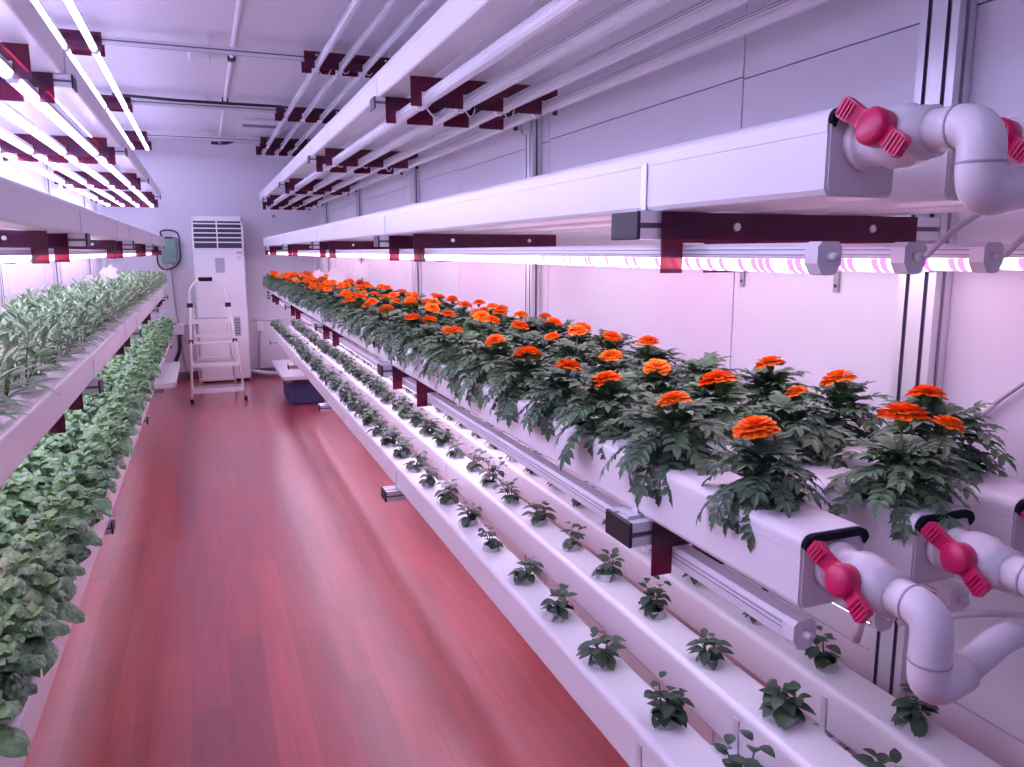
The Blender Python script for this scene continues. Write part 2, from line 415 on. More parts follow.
def lamp(L, key, loc, label, group, cord=None, plug=True, flat=False):
    kk = (round(L, 3), key, flat)
    if kk not in PROTO: PROTO[kk] = tube_proto(L, M.get(key), flat)
    me = PROTO[kk]
    t = thing('led_batten', label, 'lamp', loc, group)
    link('housing', me['housing'], t); link('diffuser', me['diffuser'], t); link('end_cap', me['end_cap'], t); link('end_cap', me['end_cap'], t, (0, L - .022, 0))
    if plug: link('plug', me['plug'], t)
    if cord is not None: link('cord', CORD[cord], t)
def plate_mesh(xs, x0, x1, zt, zb, zl):
    """red comb plate with a notch over every lamp; x in world, z in world"""
    p = [(x0, zt), (x0, zb)]
    for x in sorted(xs):
        if x - .0205 < x0 + .004:
            continue
        p += [(x - .0205, zb), (x - .0205, zl + .0235), (x + .0205, zl + .0235), (x + .0205, zb)]
    p += [(x1, zb), (x1, zt)]
    return MB().prism(p, 'y', -.002, .002).mesh('plate', [M['red']])
BOLT = MB().tube([(0, -.0055, 0), (0, -.002, 0)], .0065, 10).mesh('bolt', [M['screw']])
LX = {'R': (.702, .840, .979, 1.118), 'L': (-.463, -.600, -.738, -.872)}
PX = {'R': (.645, 1.155), 'L': (-.915, -.400)}
row3 = {'top': 'under the top tier', 'mid': 'just above the plants', 'mar': 'under the waist-high tier', 'ceil': 'along the ceiling'}
LEVW = {'top': 'top tier', 'mid': 'upper tier', 'mar': 'waist-high tier', 'ceil': 'ceiling row'}
LITK = {('R', 'top'): 'off', ('R', 'mid'): 'led_mid', ('R', 'mar'): 'led_low', ('R', 'ceil'): 'off',
        ('L', 'top'): 'led_top', ('L', 'mid'): 'led_mid', ('L', 'mar'): 'led_under', ('L', 'ceil'): 'led_top'}
rank = ('closest to the aisle', 'second from the aisle', 'third from the aisle', 'closest to the wall')
for sd in 'RL':
    for lev in ('top', 'mid', 'mar', 'ceil'):
        key = LITK[sd, lev]; ceil = lev == 'ceil'
        base = ZC - .05 if ceil else LEV[lev] - TH
        zl = base - .070; x0, x1 = PX[sd]
        xs = LX[sd]
        zt, zb = base - .001, base - .092
        if ceil:
            xs = (.70, .84, .98, 1.12) if sd == 'R' else (-.478, -.62, -.762, -.904)
            x0, x1 = (.62, 1.17) if sd == 'R' else (-.95, -.432)
            zt = ZC - .045; zb = ZC - .14; zl = ZC - .118
        pmesh = plate_mesh(xs, x0, x1, zt, zb, zl)
        for k in range(-1 if ceil else 0, 5):  # ceiling row gets an added, unseen length behind the camera to brighten the near end
            yb = Y0 + PITCH * k
            ys, ye = (yb - .33, yb + 1.50) if not ceil else (yb + .20, yb + 2.03)
            if k == 4: ye = 9.22 if not ceil else 9.45
            L = ye - ys
            for i, x in enumerate(xs):
                ky = 'off' if (sd, lev) == ('R', 'mar') and k == 0 and i != 1 else key  # second near lamp is set glowing only to brighten the low troughs
                if (sd, lev, k) == ('L', 'mar', 0): ky = 'led_mid' if i < 2 else 'off'
                if (sd, lev, k) == ('R', 'mar', 0) and ky != 'off': ky = 'led_under'
                st = 'unlit' if ky == 'off' else 'glowing'
                kk = k + (1 if ceil else 0)
                lamp(L, ky, (x, ys, zl), f'{st} LED batten, {LEVW[lev]}, {nth(kk)} length from near end, {nth(i)} from aisle, {SIDE[sd]}',
                     f'LED battens {row3[lev]}, {SIDE[sd]}', cord=(random.randrange(3) if (key == 'off' and i < 3 and k < 3 and k >= 0) else None), flat=(lev == 'mar'))
            ps = (yb - .045, yb + 1.46) if not ceil else (yb + .24, yb + 1.97)
            if k == 4: ps = (ps[0], ye - .06)
            for q, py in enumerate(ps):
                t = thing('lamp_bracket', f'dark red plate holding LED battens, {LEVW[lev]}, {nth(2 * kk + q)} from near end, {SIDE[sd]}', 'bracket', (0, py, 0), f'red lamp brackets {row3[lev]}, {SIDE[sd]}')
                link('plate', pmesh, t)
                for bx in (.13, .5, .87) if ceil else (.26, .80):
                    link('bolt', BOLT, t, (x0 + (x1 - x0) * bx, 0, zt - .021))
                if abs(py - yb) > .1 and not ceil:   # short hanger up to the trough bottom
                    pass
# ceiling rails across the aisle, at the joints of the ceiling lamps
def rail(y, z, label):
    t = thing('ceiling_rail', label, 'rail', (0, y, 0), 'ceiling rails')
    b = MB().box((-.98, -.02, z), (1.20, .02, z + .038), .0015)
    b.m(1).box((-.979, -.0206, z + .015), (1.199, -.0195, z + .023)).box((-.979, -.004, z - .0006), (1.199, .004, z + .0005))
    part('bar', b, [M['alu'], M['slot']], t)
    for x in (-.9, .117, 1.1):
        part('hanger', MB().box((x - .02, -.012, z + .038), (x + .02, .012, ZC - .001)), M['alu'], t)
for k, y in enumerate(YS[1:]):
    rail(y + .14, ZC - .095, f'slotted aluminium rail across the ceiling, {nth(k)} in sight from the near end')

# ------------------------------------------------------------------ valves and pipes at the trough ends
def valve(name_lbl, x, z, y_end):
    t = thing('ball_valve', name_lbl, 'valve', (x, y_end, z), 'red handled ball valves')
    b = MB(); b.smooth = True; ax = lambda ys, rs: b.tube([(0, y, 0) for y in ys], rs, 20)
    ax([0, -.012, -.0125, -.030, -.040, -.062, -.070, -.081, -.0815, -.092], [.031, .031, .0280, .0280, .0325, .0325, .0275, .0275, .026, .026])
    b.tube([(0, -.052, 0), (-.032, -.052, .006)], [.021, .019], 16)
    part('body', b, M['pipe'], t)
    h = MB(); h.smooth = True
    h.tube([(-.026, -.052, .005), (-.029, -.052, .0055), (-.045, -.052, .0085), (-.049, -.052, .0092)], [.017, .0195, .0195, .015], 18)
    # two flat wings, one up-and-back, one down-and-forward
    h.smooth = False
    d = Vector((0, .84, .54)).normalized()
    if d.z < 0: d = -d
    nrm = Vector((-1, 0, .18)).normalized(); w = d.cross(nrm).normalized()
    def wing(sgn, ln):
        c0 = Vector((-.036, -.052, .0065)); st = []
        for tt, hw, lift in ((.008, .013, 0), (.022, .0095, .002), (.030, .0105, .005), (ln - .004, .0115, .007), (ln, .008, .007)):
            c = c0 + d * sgn * tt + nrm * lift
            st.append([c + w * hw + nrm * .0045, c - w * hw + nrm * .0045, c - w * hw - nrm * .0045, c + w * hw - nrm * .0045])
        vs = sum(st, []); fs = [(3, 2, 1, 0), (16, 17, 18, 19)]
        for i in range(4):
            for j in range(4): fs.append((i * 4 + j, i * 4 + (j + 1) % 4, i * 4 + 4 + (j + 1) % 4, i * 4 + 4 + j))
        h.add(vs, fs)
        for q in range(4):     # grip ribs
            c = c0 + d * sgn * (.031 + q * .005) + nrm * .0112
            h.add([c + w * .009 - d * .001, c - w * .009 - d * .001, c - w * .009 + d * .001, c + w * .009 + d * .001,
                   c + w * .009 - d * .001 + nrm * .0016, c - w * .009 - d * .001 + nrm * .0016, c - w * .009 + d * .001 + nrm * .0016, c + w * .009 + d * .001 + nrm * .0016],
                  [(4, 5, 6, 7), (0, 1, 5, 4), (1, 2, 6, 5), (2, 3, 7, 6), (3, 0, 4, 7)])
    wing(1, .050); wing(-1, .050)
    part('handle', h, M['handle'], t)
def pipe(label, path, r, rf, rings, name='drain_pipe'):
    o = Vector(path[0]); t = thing(name, label, 'pipe', path[0], 'white drain pipes')
    b = MB(); b.smooth = True; b.tube([Vector(p) - o for p in fillet(path, rf, 8)], r, 22)
    part('pipe_run', b, M['pipe'], t)
    for p, d in rings:
        c = Vector(p) - o; d = Vector(d).normalized()
        rb = MB(); rb.smooth = True; rb.tube([c - d * .0018, c - d * .0012, c + d * .0012, c + d * .0018], [r - .001, r + .0009, r + .0009, r - .001], 22); part('joint_ring', rb, M['seam'], t)
    return t
for lev, tier in (('mar', 'marigold tier'), ('mid', 'tier above the marigolds')):
    zc = LEV[lev] - (.044 if lev == 'mar' else .036)
    dz = -.088 if lev == 'mar' else -.068
    for i, x in enumerate(TX['R', lev]):
        valve(f'red handled ball valve on the {nth(i)} trough from the aisle, {tier}', x, zc, TY0 - .003)
        ye = .556 if lev == 'mar' else .552
        zb = zc + dz
        yv = TY0 - .094
        xe = (TX['R', lev][i + 1] - .026) if i < 2 else XR - .004
        pipe(f'white elbow pipe from the valve of the {nth(i)} trough, {tier}',
             [(x, yv, zc), (x, ye, zc), (x, ye, zb)] + [(x + .055, ye + .004, zb + .010)], .0212, .034,
             [((x, ye + .026, zc), (0, 1, 0)), ((x, ye, zc - .036 if lev == 'mid' else zc - .052), (0, 0, 1))])
        pipe(f'white header pipe running on from the {nth(i)} elbow, {tier}',
             [(x + .0555, ye + .004, zb + .010), (xe - .03, ye + .016, zb + .026), (xe, ye + .018, zb + .030)], .0165 if lev == 'mar' else .0215, .01, [], 'header_pipe')

# ------------------------------------------------------------------ plants
def leaf_strip(b, p, d, up, ln, wd, prof, fold=.25, curl=.0):
    """a small folded leaf: p base, d direction, up normal; prof = [(t, halfwidth)]"""
    d = d.normalized(); s = d.cross(up)
    s = s.normalized() if s.length > 1e-6 else d.orthogonal().normalized(); n = s.cross(d).normalized()
    vs = []
    for t, w in prof:
        c = p + d * (ln * t) - n * (curl * ln * t * t)
        hw = wd * w
        vs += [c + s * hw + n * hw * fold, c, c - s * hw + n * hw * fold]
    fs = []
    for i in range(len(prof) - 1):
        o = i * 3; fs += [(o, o + 1, o + 4, o + 3), (o + 1, o + 2, o + 5, o + 4)]
    b.add(vs, fs)
LANCE = [(0, .12), (.25, .75), (.5, 1), (.78, .62), (1, .03)]
SAW = [(0, .1), (.2, .9), (.27, .65), (.46, 1.05), (.53, .72), (.72, .8), (.78, .48), (1, .03)]
def marigold_foliage(rnd, n=46):
    b = MB(); b.smooth = False
    for i in range(n):
        f = i / n; az = i * 2.39996 + rnd.uniform(-.25, .25)
        el = math.radians(58 - 84 * f + rnd.uniform(-9, 9))
        ln = .050 + .060 * min(1, f * 1.5) + rnd.uniform(-.010, .012)
        h0 = .040 * (1 - f) + .012
        p = Vector((0, 0, h0)); dr = Vector((math.cos(az), math.sin(az), 0))
        pts = []; steps = 8
        droop = 1.0 + .55 * f + rnd.uniform(-.1, .25)
        for k in range(steps + 1):
            pts.append(p.copy())
            e = el - droop * k / steps * (.55 + .45 * f)
            p = p + (dr * math.cos(e) + Vector((0, 0, 1)) * math.sin(e)) * ln / steps
            rr = math.hypot(p.x, p.y)
            if p.z < .006 and rr < .058: p.z = .006
            p.z = max(p.z, -.034)
        b.cur = 0
        b.tube(pts, [.0016] * steps + [.0007], 4, caps=False)
        for k in range(2, steps + 1):
            t = (pts[k] - pts[k - 1]).normalized(); side = t.cross(Vector((0, 0, 1))).normalized() if abs(t.z) < .98 else dr.cross(Vector((0, 0, 1)))
            up = side.cross(t).normalized()
            sz = .0265 * (1 - .35 * abs(k / steps - .6)) + rnd.uniform(-.004, .004)
            for sg in (-1, 1):
                d = (t * .75 + side * sg * 1.0 + up * rnd.uniform(-.2, .25)).normalized()
                leaf_strip(b, pts[k], d, up, sz, .0060, SAW if rnd.random() < .5 else LANCE, .3, rnd.uniform(0, .35))
        t = (pts[-1] - pts[-2]).normalized(); side = t.cross(Vector((0, 0, 1)))
        up = side.cross(t).normalized() if side.length > 1e-4 else dr
        leaf_strip(b, pts[-1], t, up, .030, .0068, SAW, .3, .25)
    me = b.mesh('foliage', [M['leaf_m']])
    return me
rnd = random.Random(5)
FOL = [marigold_foliage(rnd) for _ in range(6)]
def flower_mesh(rnd, R=.0245):
    b = MB(); b.smooth = False
    for ring, (n, r0, el, ln) in enumerate(((15, .006, 2, 1.0), (14, .005, 16, .92), (12, .004, 32, .78), (9, .003, 52, .58), (6, .001, 74, .42))):
        for i in range(n):
            a = 2 * PI * (i + .5 * ring) / n + rnd.uniform(-.12, .12); e = math.radians(el + rnd.uniform(-7, 7))
            dr = Vector((math.cos(a), math.sin(a), 0)); d = dr * math.cos(e) + Vector((0, 0, 1)) * math.sin(e)
            side = dr.cross(Vector((0, 0, 1)))
            up = side.cross(d).normalized()
            if up.z < 0: up = -up
            p = dr * r0 + Vector((0, 0, .003 + ring * .0012)); l = R * ln * rnd.uniform(.9, 1.06); w = R * .30
            prof = [(0, .25), (.45, .8), (.8, 1.05), (1.0, .75)]
            vs = []
            for t, q in prof:
                c = p + d * l * t - up * l * .28 * t * t
                vs += [c + side * w * q + up * w * .25 * q, c + up * (.0015 * math.sin(t * 7)), c - side * w * q + up * w * .25 * q]
            b.add(vs, sum([[(o * 3, o * 3 + 1, o * 3 + 4, o * 3 + 3), (o * 3 + 1, o * 3 + 2, o * 3 + 5, o * 3 + 4)] for o in range(3)], []))
    b.m(1, True).tube([(0, 0, -.014), (0, 0, -.010), (0, 0, -.002), (0, 0, .004)], [.003, .006, .0075, .009], 10)
    return b.mesh('flower_head', [M['petal'], M['bud']])
FLW = [flower_mesh(rnd) for _ in range(4)]
b = MB(); b.smooth = True; b.tube([(0, 0, 0), (.002, .001, .5), (0, 0, 1)], [.0022, .002, .0018], 6); STEM = b.mesh('stem', [M['stem']])
def marigold(i, row, x, y, fl, rs):
    nfl = len(fl); word = {0: 'no bloom', 1: 'one orange bloom', 2: 'two orange blooms', 3: 'three orange blooms'}[nfl]
    rn = ('aisle-side row', 'middle row', 'wall-side row')[row]
    t = thing('marigold_plant', f'marigold with {word}, {nth(i)} from the valve end, {rn}', 'plant',
              (x, y, LEV['mar'] + .001), 'marigolds in white troughs')
    f = link('foliage', FOL[rs.randrange(6)], t, (0, 0, 0), rs.uniform(0, 6.28)); s = rs.uniform(.92, 1.08) * (.84 if i == 0 and row < 2 else 1); f.scale = (s, s, s * rs.uniform(.9, 1.1))
    for fx, fy, fz, sc in fl:
        h = link('flower_head', FLW[rs.randrange(4)], t, (fx, fy, fz), rs.uniform(0, 6.28)); h.scale = (sc,) * 3
        h.rotation_euler[0] = rs.uniform(-.25, .25); h.rotation_euler[1] = rs.uniform(-.35, .1)
        st = link('stem', STEM, t, (fx * .4, fy * .4, .01)); st.scale = (1, 1, fz - .02)
        v = Vector((fx * .6, fy * .6, fz - .02)); st.rotation_euler = v.to_track_quat('Z', 'Y').to_euler(); st.scale = (1, 1, v.length)
rs = random.Random(21)
NEAR = {0: [(.835, [(0, .02, .088, 1.05)]), (1.06, [(-.0, -.005, .092, .95)]), (1.275, [(0, .01, .09, 1.05)]), (1.47, [(0, -.02, .093, 1.)]), (1.68, [(0, -.012, .092, 1.15)]),
            (1.90, [(0, -.01, .101, .95)]), (2.10, []), (2.30, [(0, -.05, .09, 1.), (.01, .04, .085, .8)])],
        1: [(.775, [(0, .0, .108, 1.15), (.03, -.045, .104, .7)]), (1.0, []), (1.20, [(0, -.01, .092, 1.25)]), (1.40, [(0, 0, .088, 1.)]), (1.60, [(0, 0, .088, .95)]), (1.80, [(0, -.02, .13, .9)]),
            (1.95, [(0, -.02, .1, .8)])],
        2: [(.87, [(0, .025, .105, 1.0)]), (1.075, [(0, .007, .10, 1.1)]), (1.27, [(0, -.005, .105, 1.05), (.0, -.085, .06, .8)]), (1.50, []), (1.72, [(0, .015, .10, 1.)]), (1.93, [(0, 0, .092, 1.), (0, .05, .07, .8)]),
            (2.12, [(0, 0, .1, 1.1)]), (2.32, [(0, 0, .1, .95)])]}
for row in range(3):
    x = TX['R', 'mar'][row]; lst = list(NEAR[row]); y = lst[-1][0] + .21
    while y < 9.2:
        r = rs.random(); fl = []
        for q in range(0 if r < .04 else 1 if r < .50 else 2):
            fl.append((rs.uniform(-.05, .02) if q == 0 else rs.uniform(-.03, .05), rs.uniform(-.04, .04) if q == 0 else rs.uniform(-.07, .07), rs.uniform(.092, .116), rs.uniform(.85, 1.12)))
        lst.append((y, fl)); y += rs.uniform(.195, .222)
    for i, (y, fl) in enumerate(lst): marigold(i, row, x, y, fl, rs)

# seedlings in net cups
def cup_mesh():
    b = MB(); b.smooth = True
    n = 16
    def ring(r, z): return [(r * math.cos(2 * PI * k / n), r * math.sin(2 * PI * k / n), z) for k in range(n)]
    rs_ = [ring(.026, 0), ring(.026, .004), ring(.0235, .006), ring(.0225, .016), ring(.020, .016), ring(.020, .010)]
    fs = []
    for i in range(5):
        for k in range(n): j = (k + 1) % n; fs.append((i * n + k, i * n + j, i * n + n + j, i * n + n + k))
    b.add(sum(rs_, []), fs)
    return b.mesh('net_cup', [M['cup']])
CUP = cup_mesh()
b = MB(); b.tube([(0, 0, .002), (0, 0, .0115)], .0198, 14); SOIL = b.mesh('growing_sponge', [M['soil']])
OVAL = [(0, .08), (.18, .62), (.42, 1), (.68, .86), (.88, .45), (1, .04)]
def seedling_foliage(rnd, tall):
    b = MB(); b.smooth = True
    for s in range(rnd.choice((2, 3, 3))):
        az = rnd.uniform(0, 6.28); lean = rnd.uniform(.15, .55); H = tall * rnd.uniform(.7, 1.1)
        top = Vector((math.cos(az) * H * lean, math.sin(az) * H * lean, H)); base = Vector((math.cos(az) * .004, math.sin(az) * .004, .008))
        b.tube([base, base.lerp(top, .5) + Vector((0, 0, .006)), top], [.0016, .0014, .001], 5)
        for k in range(4):
            p = base.lerp(top, .35 + .65 * k / 3) + Vector((0, 0, .004)); a0 = az + k * 1.57 + rnd.uniform(-.4, .4)
            for q in range(2):
                a = a0 + q * PI; e = rnd.uniform(-.5, .35) + .18 * k
                d = Vector((math.cos(a) * math.cos(e), math.sin(a) * math.cos(e), math.sin(e)))
                ln = (.030 - .004 * k) * rnd.uniform(.85, 1.2)
                leaf_strip(b, p + d * .006, d, Vector((0, 0, 1)), ln, ln * .40, OVAL, .22, rnd.uniform(.2, .6))
    for k in range(5):
        a = rnd.uniform(0, 6.28); d = Vector((math.cos(a), math.sin(a), rnd.uniform(-.1, .3)))
        leaf_strip(b, Vector((0, 0, .016)) + d * .006, d, Vector((0, 0, 1)), .027, .0115, OVAL, .22, .45)
    return b.mesh('foliage', [M['leaf_s']])
SEED = [seedling_foliage(rnd, h) for h in (.045, .05, .055, .06, .065, .05, .06, .045)]
KNOWN = {0: [1.092, 1.306, 1.532, 1.746, 1.976, 2.196, 2.425], 1: [.80, 1.025, 1.23, 1.457, 1.681, 1.901, 2.12, 2.346, 2.55], 2: [.923, 1.135, 1.349, 1.578, 1.80]}
for row in range(3):
    x = TX['R', 'low'][row]; ys = list(KNOWN[row]); y = ys[-1] + .215
    if row == 0: ys = [.86] + ys
    while y < 9.2: ys.append(y); y += .208
    for i, y in enumerate(ys):
        rn = ('aisle-side trough', 'middle trough', 'wall-side trough')[row]
        far = min(1, max(0, (y - 2.2) / 2))
        t = thing('seedling_plant', f'dark green seedling in a net cup, {nth(i)} from near end, low {rn}', 'plant', (x + rs.uniform(-.006, .006), y, LEV['low'] + .0005), 'seedlings in the lowest troughs')
        link('net_cup', CUP, t); link('growing_sponge', SOIL, t)
        f = link('foliage', SEED[rs.randrange(8)], t, None, rs.uniform(0, 6.28), 1.12 + .3 * far + rs.uniform(-.1, .12))
        if far > .4:
            g = link('foliage', SEED[rs.randrange(8)], t, None, rs.uniform(0, 6.28), 1.1 + .3 * far)

# basil
def basil_leaf(b, p, d, up, ln, wd, cup, rnd):
    d = d.normalized(); s = d.cross(up).normalized(); n = s.cross(d).normalized()
    NS, NW = 6, 4; vs = []
    ph = rnd.uniform(0, 6)
    for i in range(NS + 1):
        t = i / NS; hw = wd * (math.sin(PI * min(1, t * .93 + .04)) ** .62) * (1.08 - .3 * t) * (.25 if i == 0 else 1)
        if i == NS: hw = wd * .06
        for j in range(NW + 1):
            u = (j / NW - .5) * 2
            z = -cup * wd * (u * u) - cup * .9 * ln * t * t * .8 + .0028 * math.sin(t * 15 + ph) * (1 - abs(u) * .4) * abs(u) ** .5 - .003 * (abs(u) < .1)
            vs.append(p + d * (ln * t) + s * (hw * u) + n * z)
    fs = []
    for i in range(NS):
        for j in range(NW): o = i * (NW + 1) + j; fs.append((o, o + 1, o + NW + 2, o + NW + 1))
    b.add(vs, fs)
def basil_foliage(rnd):
    b = MB(); b.smooth = True
    heads = [(0, 0, .115)] + [(math.cos(a) * .052, math.sin(a) * .052, .088 + rnd.uniform(-.014, .014)) for a in [rnd.uniform(0, 1) + k * 1.5708 for k in range(4)]]
    for hx, hy, hz in heads:
        top = Vector((hx, hy, hz)); a0 = rnd.uniform(0, 6.28)
        b.m(1); b.tube([(hx * .15, hy * .15, 0), (hx * .6, hy * .6, hz * .5), tuple(top)], .0022, 5)
        b.m(0)
        for k, (ln, el, zz) in enumerate(((.026, 58, 0), (.046, 34, -.003), (.062, 10, -.010), (.064, -14, -.026))):
            for q in range(2 if k else 4):
                a = a0 + k * 1.57 + q * (PI if k else PI / 2) + rnd.uniform(-.25, .25); e = math.radians(el + rnd.uniform(-12, 12))
                d = Vector((math.cos(a) * math.cos(e), math.sin(a) * math.cos(e), math.sin(e)))
                l = ln * rnd.uniform(.85, 1.15); b.m(2 if k == 0 else 0)
                basil_leaf(b, top + Vector((0, 0, zz)) + d * .004, d, Vector((0, 0, 1)), l, l * .58, .50, rnd)
    b.m(0)
    for k in range(9):
        a = k * .7 + rnd.uniform(-.2, .2); e = math.radians(rnd.uniform(-25, 8))
        d = Vector((math.cos(a) * math.cos(e), math.sin(a) * math.cos(e), math.sin(e)))
        basil_leaf(b, Vector((math.cos(a) * .03, math.sin(a) * .03, .052)), d, Vector((0, 0, 1)), .060, .033, .45, rnd)
    return b.mesh('foliage', [M['leaf_b'], M['stem'], M['leaf_b2']])
BAS = [basil_foliage(rnd) for _ in range(6)]
for row in range(2):
    x = TX['L', 'low'][row]; y = 1.40 + .09 * row; i = 0
    while y < 9.2:
        rn = ('aisle-side row', 'row under the herbs')[row]
        t = thing('basil_plant', f'bushy green basil, {nth(i)} from the near end, {rn}', 'plant', (x - (.012 if row == 0 else 0), y, LEV['low'] + .001), 'basil in the lowest troughs')
        link('net_cup', CUP, t)
        f = link('foliage', BAS[rs.randrange(6)], t, None, rs.uniform(0, 6.28)); s = rs.uniform(.93, 1.1); f.scale = (s * .93, s * .93, s * rs.uniform(1.05, 1.2))
        y += rs.uniform(.165, .185); i += 1

# pale narrow-leaved herbs on the waist-high basil-side tier
def herb_foliage(rnd):
    b = MB(); b.smooth = True
    for s in range(5):
        az = s * 1.26 + rnd.uniform(-.3, .3); lean = rnd.uniform(.15, .6); H = rnd.uniform(.07, .125)
        base = Vector((math.cos(az) * .008, math.sin(az) * .008, .008)); top = Vector((math.cos(az) * H * lean, math.sin(az) * H * lean, H))
        b.m(1); b.tube([base, base.lerp(top, .5) + Vector((0, 0, .004)), top], [.002, .0017, .001], 5); b.m(0)
        for k in range(11):
            f = k / 10; p = base.lerp(top, .25 + .75 * f); a = az + k * 2.4 + rnd.uniform(-.3, .3); e = math.radians(18 + 45 * f + rnd.uniform(-14, 14))
            d = Vector((math.cos(a) * math.cos(e), math.sin(a) * math.cos(e), math.sin(e)))
            ln = (.068 - .026 * f) * rnd.uniform(.85, 1.15)
            q = [(0, .15), (.2, .6), (.45, 1), (.7, .85), (.9, .4), (1, .03)]
            leaf_strip(b, p, d, Vector((0, 0, 1)), ln, ln * .12, q, .3, rnd.uniform(.1, .5))
    for k in range(9):
        a = k * .7 + rnd.uniform(-.3, .3); e = math.radians(rnd.uniform(8, 60)); d = Vector((math.cos(a) * math.cos(e), math.sin(a) * math.cos(e), math.sin(e)))
        ln = rnd.uniform(.055, .085); leaf_strip(b, Vector((d.x * .006, d.y * .006, .012)), d, Vector((0, 0, 1)), ln, ln * .11, [(0, .2), (.2, .6), (.45, 1), (.7, .85), (.9, .4), (1, .03)], .3, rnd.uniform(.2, .6))
    return b.mesh('foliage', [M['leaf_h'], M['stem']])
HERB = [herb_foliage(rnd) for _ in range(6)]
for row in range(3):
    x = TX['L', 'mar'][row]; y = (1.72, 2.05, 2.6)[row]; i = 0
    while y < 9.15:
        rn = ('aisle-side trough', 'middle trough', 'wall-side trough')[row]
        t = thing('herb_plant', f'pale narrow-leaved herb, {nth(i)} from the near end, {rn} above the basil', 'plant', (x - .004, y, LEV['mar'] + .0005), 'pale herbs above the basil')
        link('net_cup', CUP, t); link('growing_sponge', SOIL, t)
        f = link('foliage', HERB[rs.randrange(6)], t, None, rs.uniform(0, 6.28), rs.uniform(.95, 1.2))
        y += rs.uniform(.19, .215); i += 1

# ------------------------------------------------------------------ air conditioner at the back wall
ax0, ax1, ay0, ay1 = -.095, .435, 9.30, 9.60
t = thing('air_conditioner', 'tall white floor-standing air conditioner with dark louvres against the back wall', 'air conditioner', (0, 0, 0))
b = MB().box((ax0, ay0 + .012, .03), (ax1, ay1, 1.835), .008).m(1).box((ax0 + .02, ay0 + .02, 0), (ax1 - .02, ay1 - .02, .031)); part('body', b, [M['ac_side'], M['black']], t)
b = MB().box((ax0 + .012, ay0, .60), (ax1 - .010, ay0 + .013, 1.475), .003); part('front_panel', b, M['ac'], t)
b = MB()
xm = (ax0 + ax1) / 2 - .01
b.m(0).box((ax0 + .004, ay0 - .004, 1.485), (ax0 + .018, ay0 + .013, 1.825)).box((ax1 - .022, ay0 - .004, 1.485), (ax1 - .004, ay0 + .013, 1.825)).box((ax0 + .004, ay0 - .004, 1.783), (ax1 - .004, ay0 + .013, 1.83)).box((xm - .007, ay0 - .004, 1.49), (xm + .007, ay0 + .013, 1.79))
b.box((ax0 + .004, ay0 - .004, 1.478), (ax1 - .004, ay0 + .013, 1.492))
b.m(1).box((ax0 + .016, ay0 + .008, 1.49), (ax1 - .02, ay0 + .0135, 1.785)); part('air_outlet', b, [M['ac'], M['ac_dark']], t)
for k in range(5):
    z = 1.548 + k * .050
    part('louvre', MB().box((ax0 + .018, ay0 - .003, z), (ax1 - .022, ay0 + .009, z + .014), .002), M['ac'], t)
part('display', MB().box((.125, ay0 - .002, 1.225), (.222, ay0 + .001, 1.385), .001), M['ac_grey'], t)
part('rating_sticker', MB().box((.345, ay0 - .0012, 1.35), (.415, ay0 + .0005, 1.468)).m(1).box((.352, ay0 - .0016, 1.43), (.408, ay0 - .001, 1.455)).box((.352, ay0 - .0016, 1.375), (.395, ay0 - .001, 1.385)).box((.352, ay0 - .0016, 1.40), (.402, ay0 - .001, 1.407)), [M['ac'], M['ac_grey']], t)
b = MB().box((ax0 + .012, ay0, .045), (ax1 - .010, ay0 + .013, .594), .003); part('lower_panel', b, M['ac'], t)
b = MB().box((.285, ay0 - .003, .52), (.352, ay0 + .0, .735), .001)
for k in range(6): b.m(1).box((.292, ay0 - .004, .545 + k * .03), (.345, ay0 - .0028, .555 + k * .03))
part('intake_grille', b, [M['ac_grey'], M['ac_dark']], t)

# ------------------------------------------------------------------ step ladder
t = thing('step_ladder', 'folded-out white four-tread step ladder with a black grip, before the air conditioner', 'ladder', (0, 0, 0))
YLf, YLr = 8.05, 8.62
def lerp(a, c, f): return a + (c - a) * f
def front(z, s):      # point on a front leg at height z
    f = z / 1.17
    x = lerp(-.178, -.135, f) if s < 0 else lerp(.318, .178, f)
    return (x, lerp(YLf, YLf + .36, f), z)
b = MB(); b.smooth = True
path = [front(.03, -1), front(.95, -1), front(1.10, -1), (-.05, YLf + .37, 1.185), (.09, YLf + .37, 1.185), front(1.10, 1), front(.95, 1), front(.03, 1)]
b.tube(fillet(path, .07, 6), .0125, 10); part('front_frame', b, M['ladder'], t)
b = MB(); b.smooth = True; b.tube([(-.055, YLf + .37, 1.183), (.075, YLf + .37, 1.183)], .021, 12); part('grip', b, M['foam'], t)
for z in (.125, .367, .786):
    L_, R_ = front(z, -1), front(z, 1); y = L_[1]
    b = MB().box((L_[0] + .002, y, z - .010), (R_[0] - .002, y + .19, z + .012), .004).box((L_[0] + .002, y - .02, z - .032), (R_[0] - .002, y + .004, z + .012), .003)
    b.m(1).box((L_[0] + .02, y - .01, z + .0115), (R_[0] - .02, y + .18, z + .0135)); part('tread', b, [M['ladder'], M['grey']], t)
b = MB().box((-.15, YLf + .25, .545), (.22, YLf + .36, .565), .004); part('tread', b, M['ladder'], t)
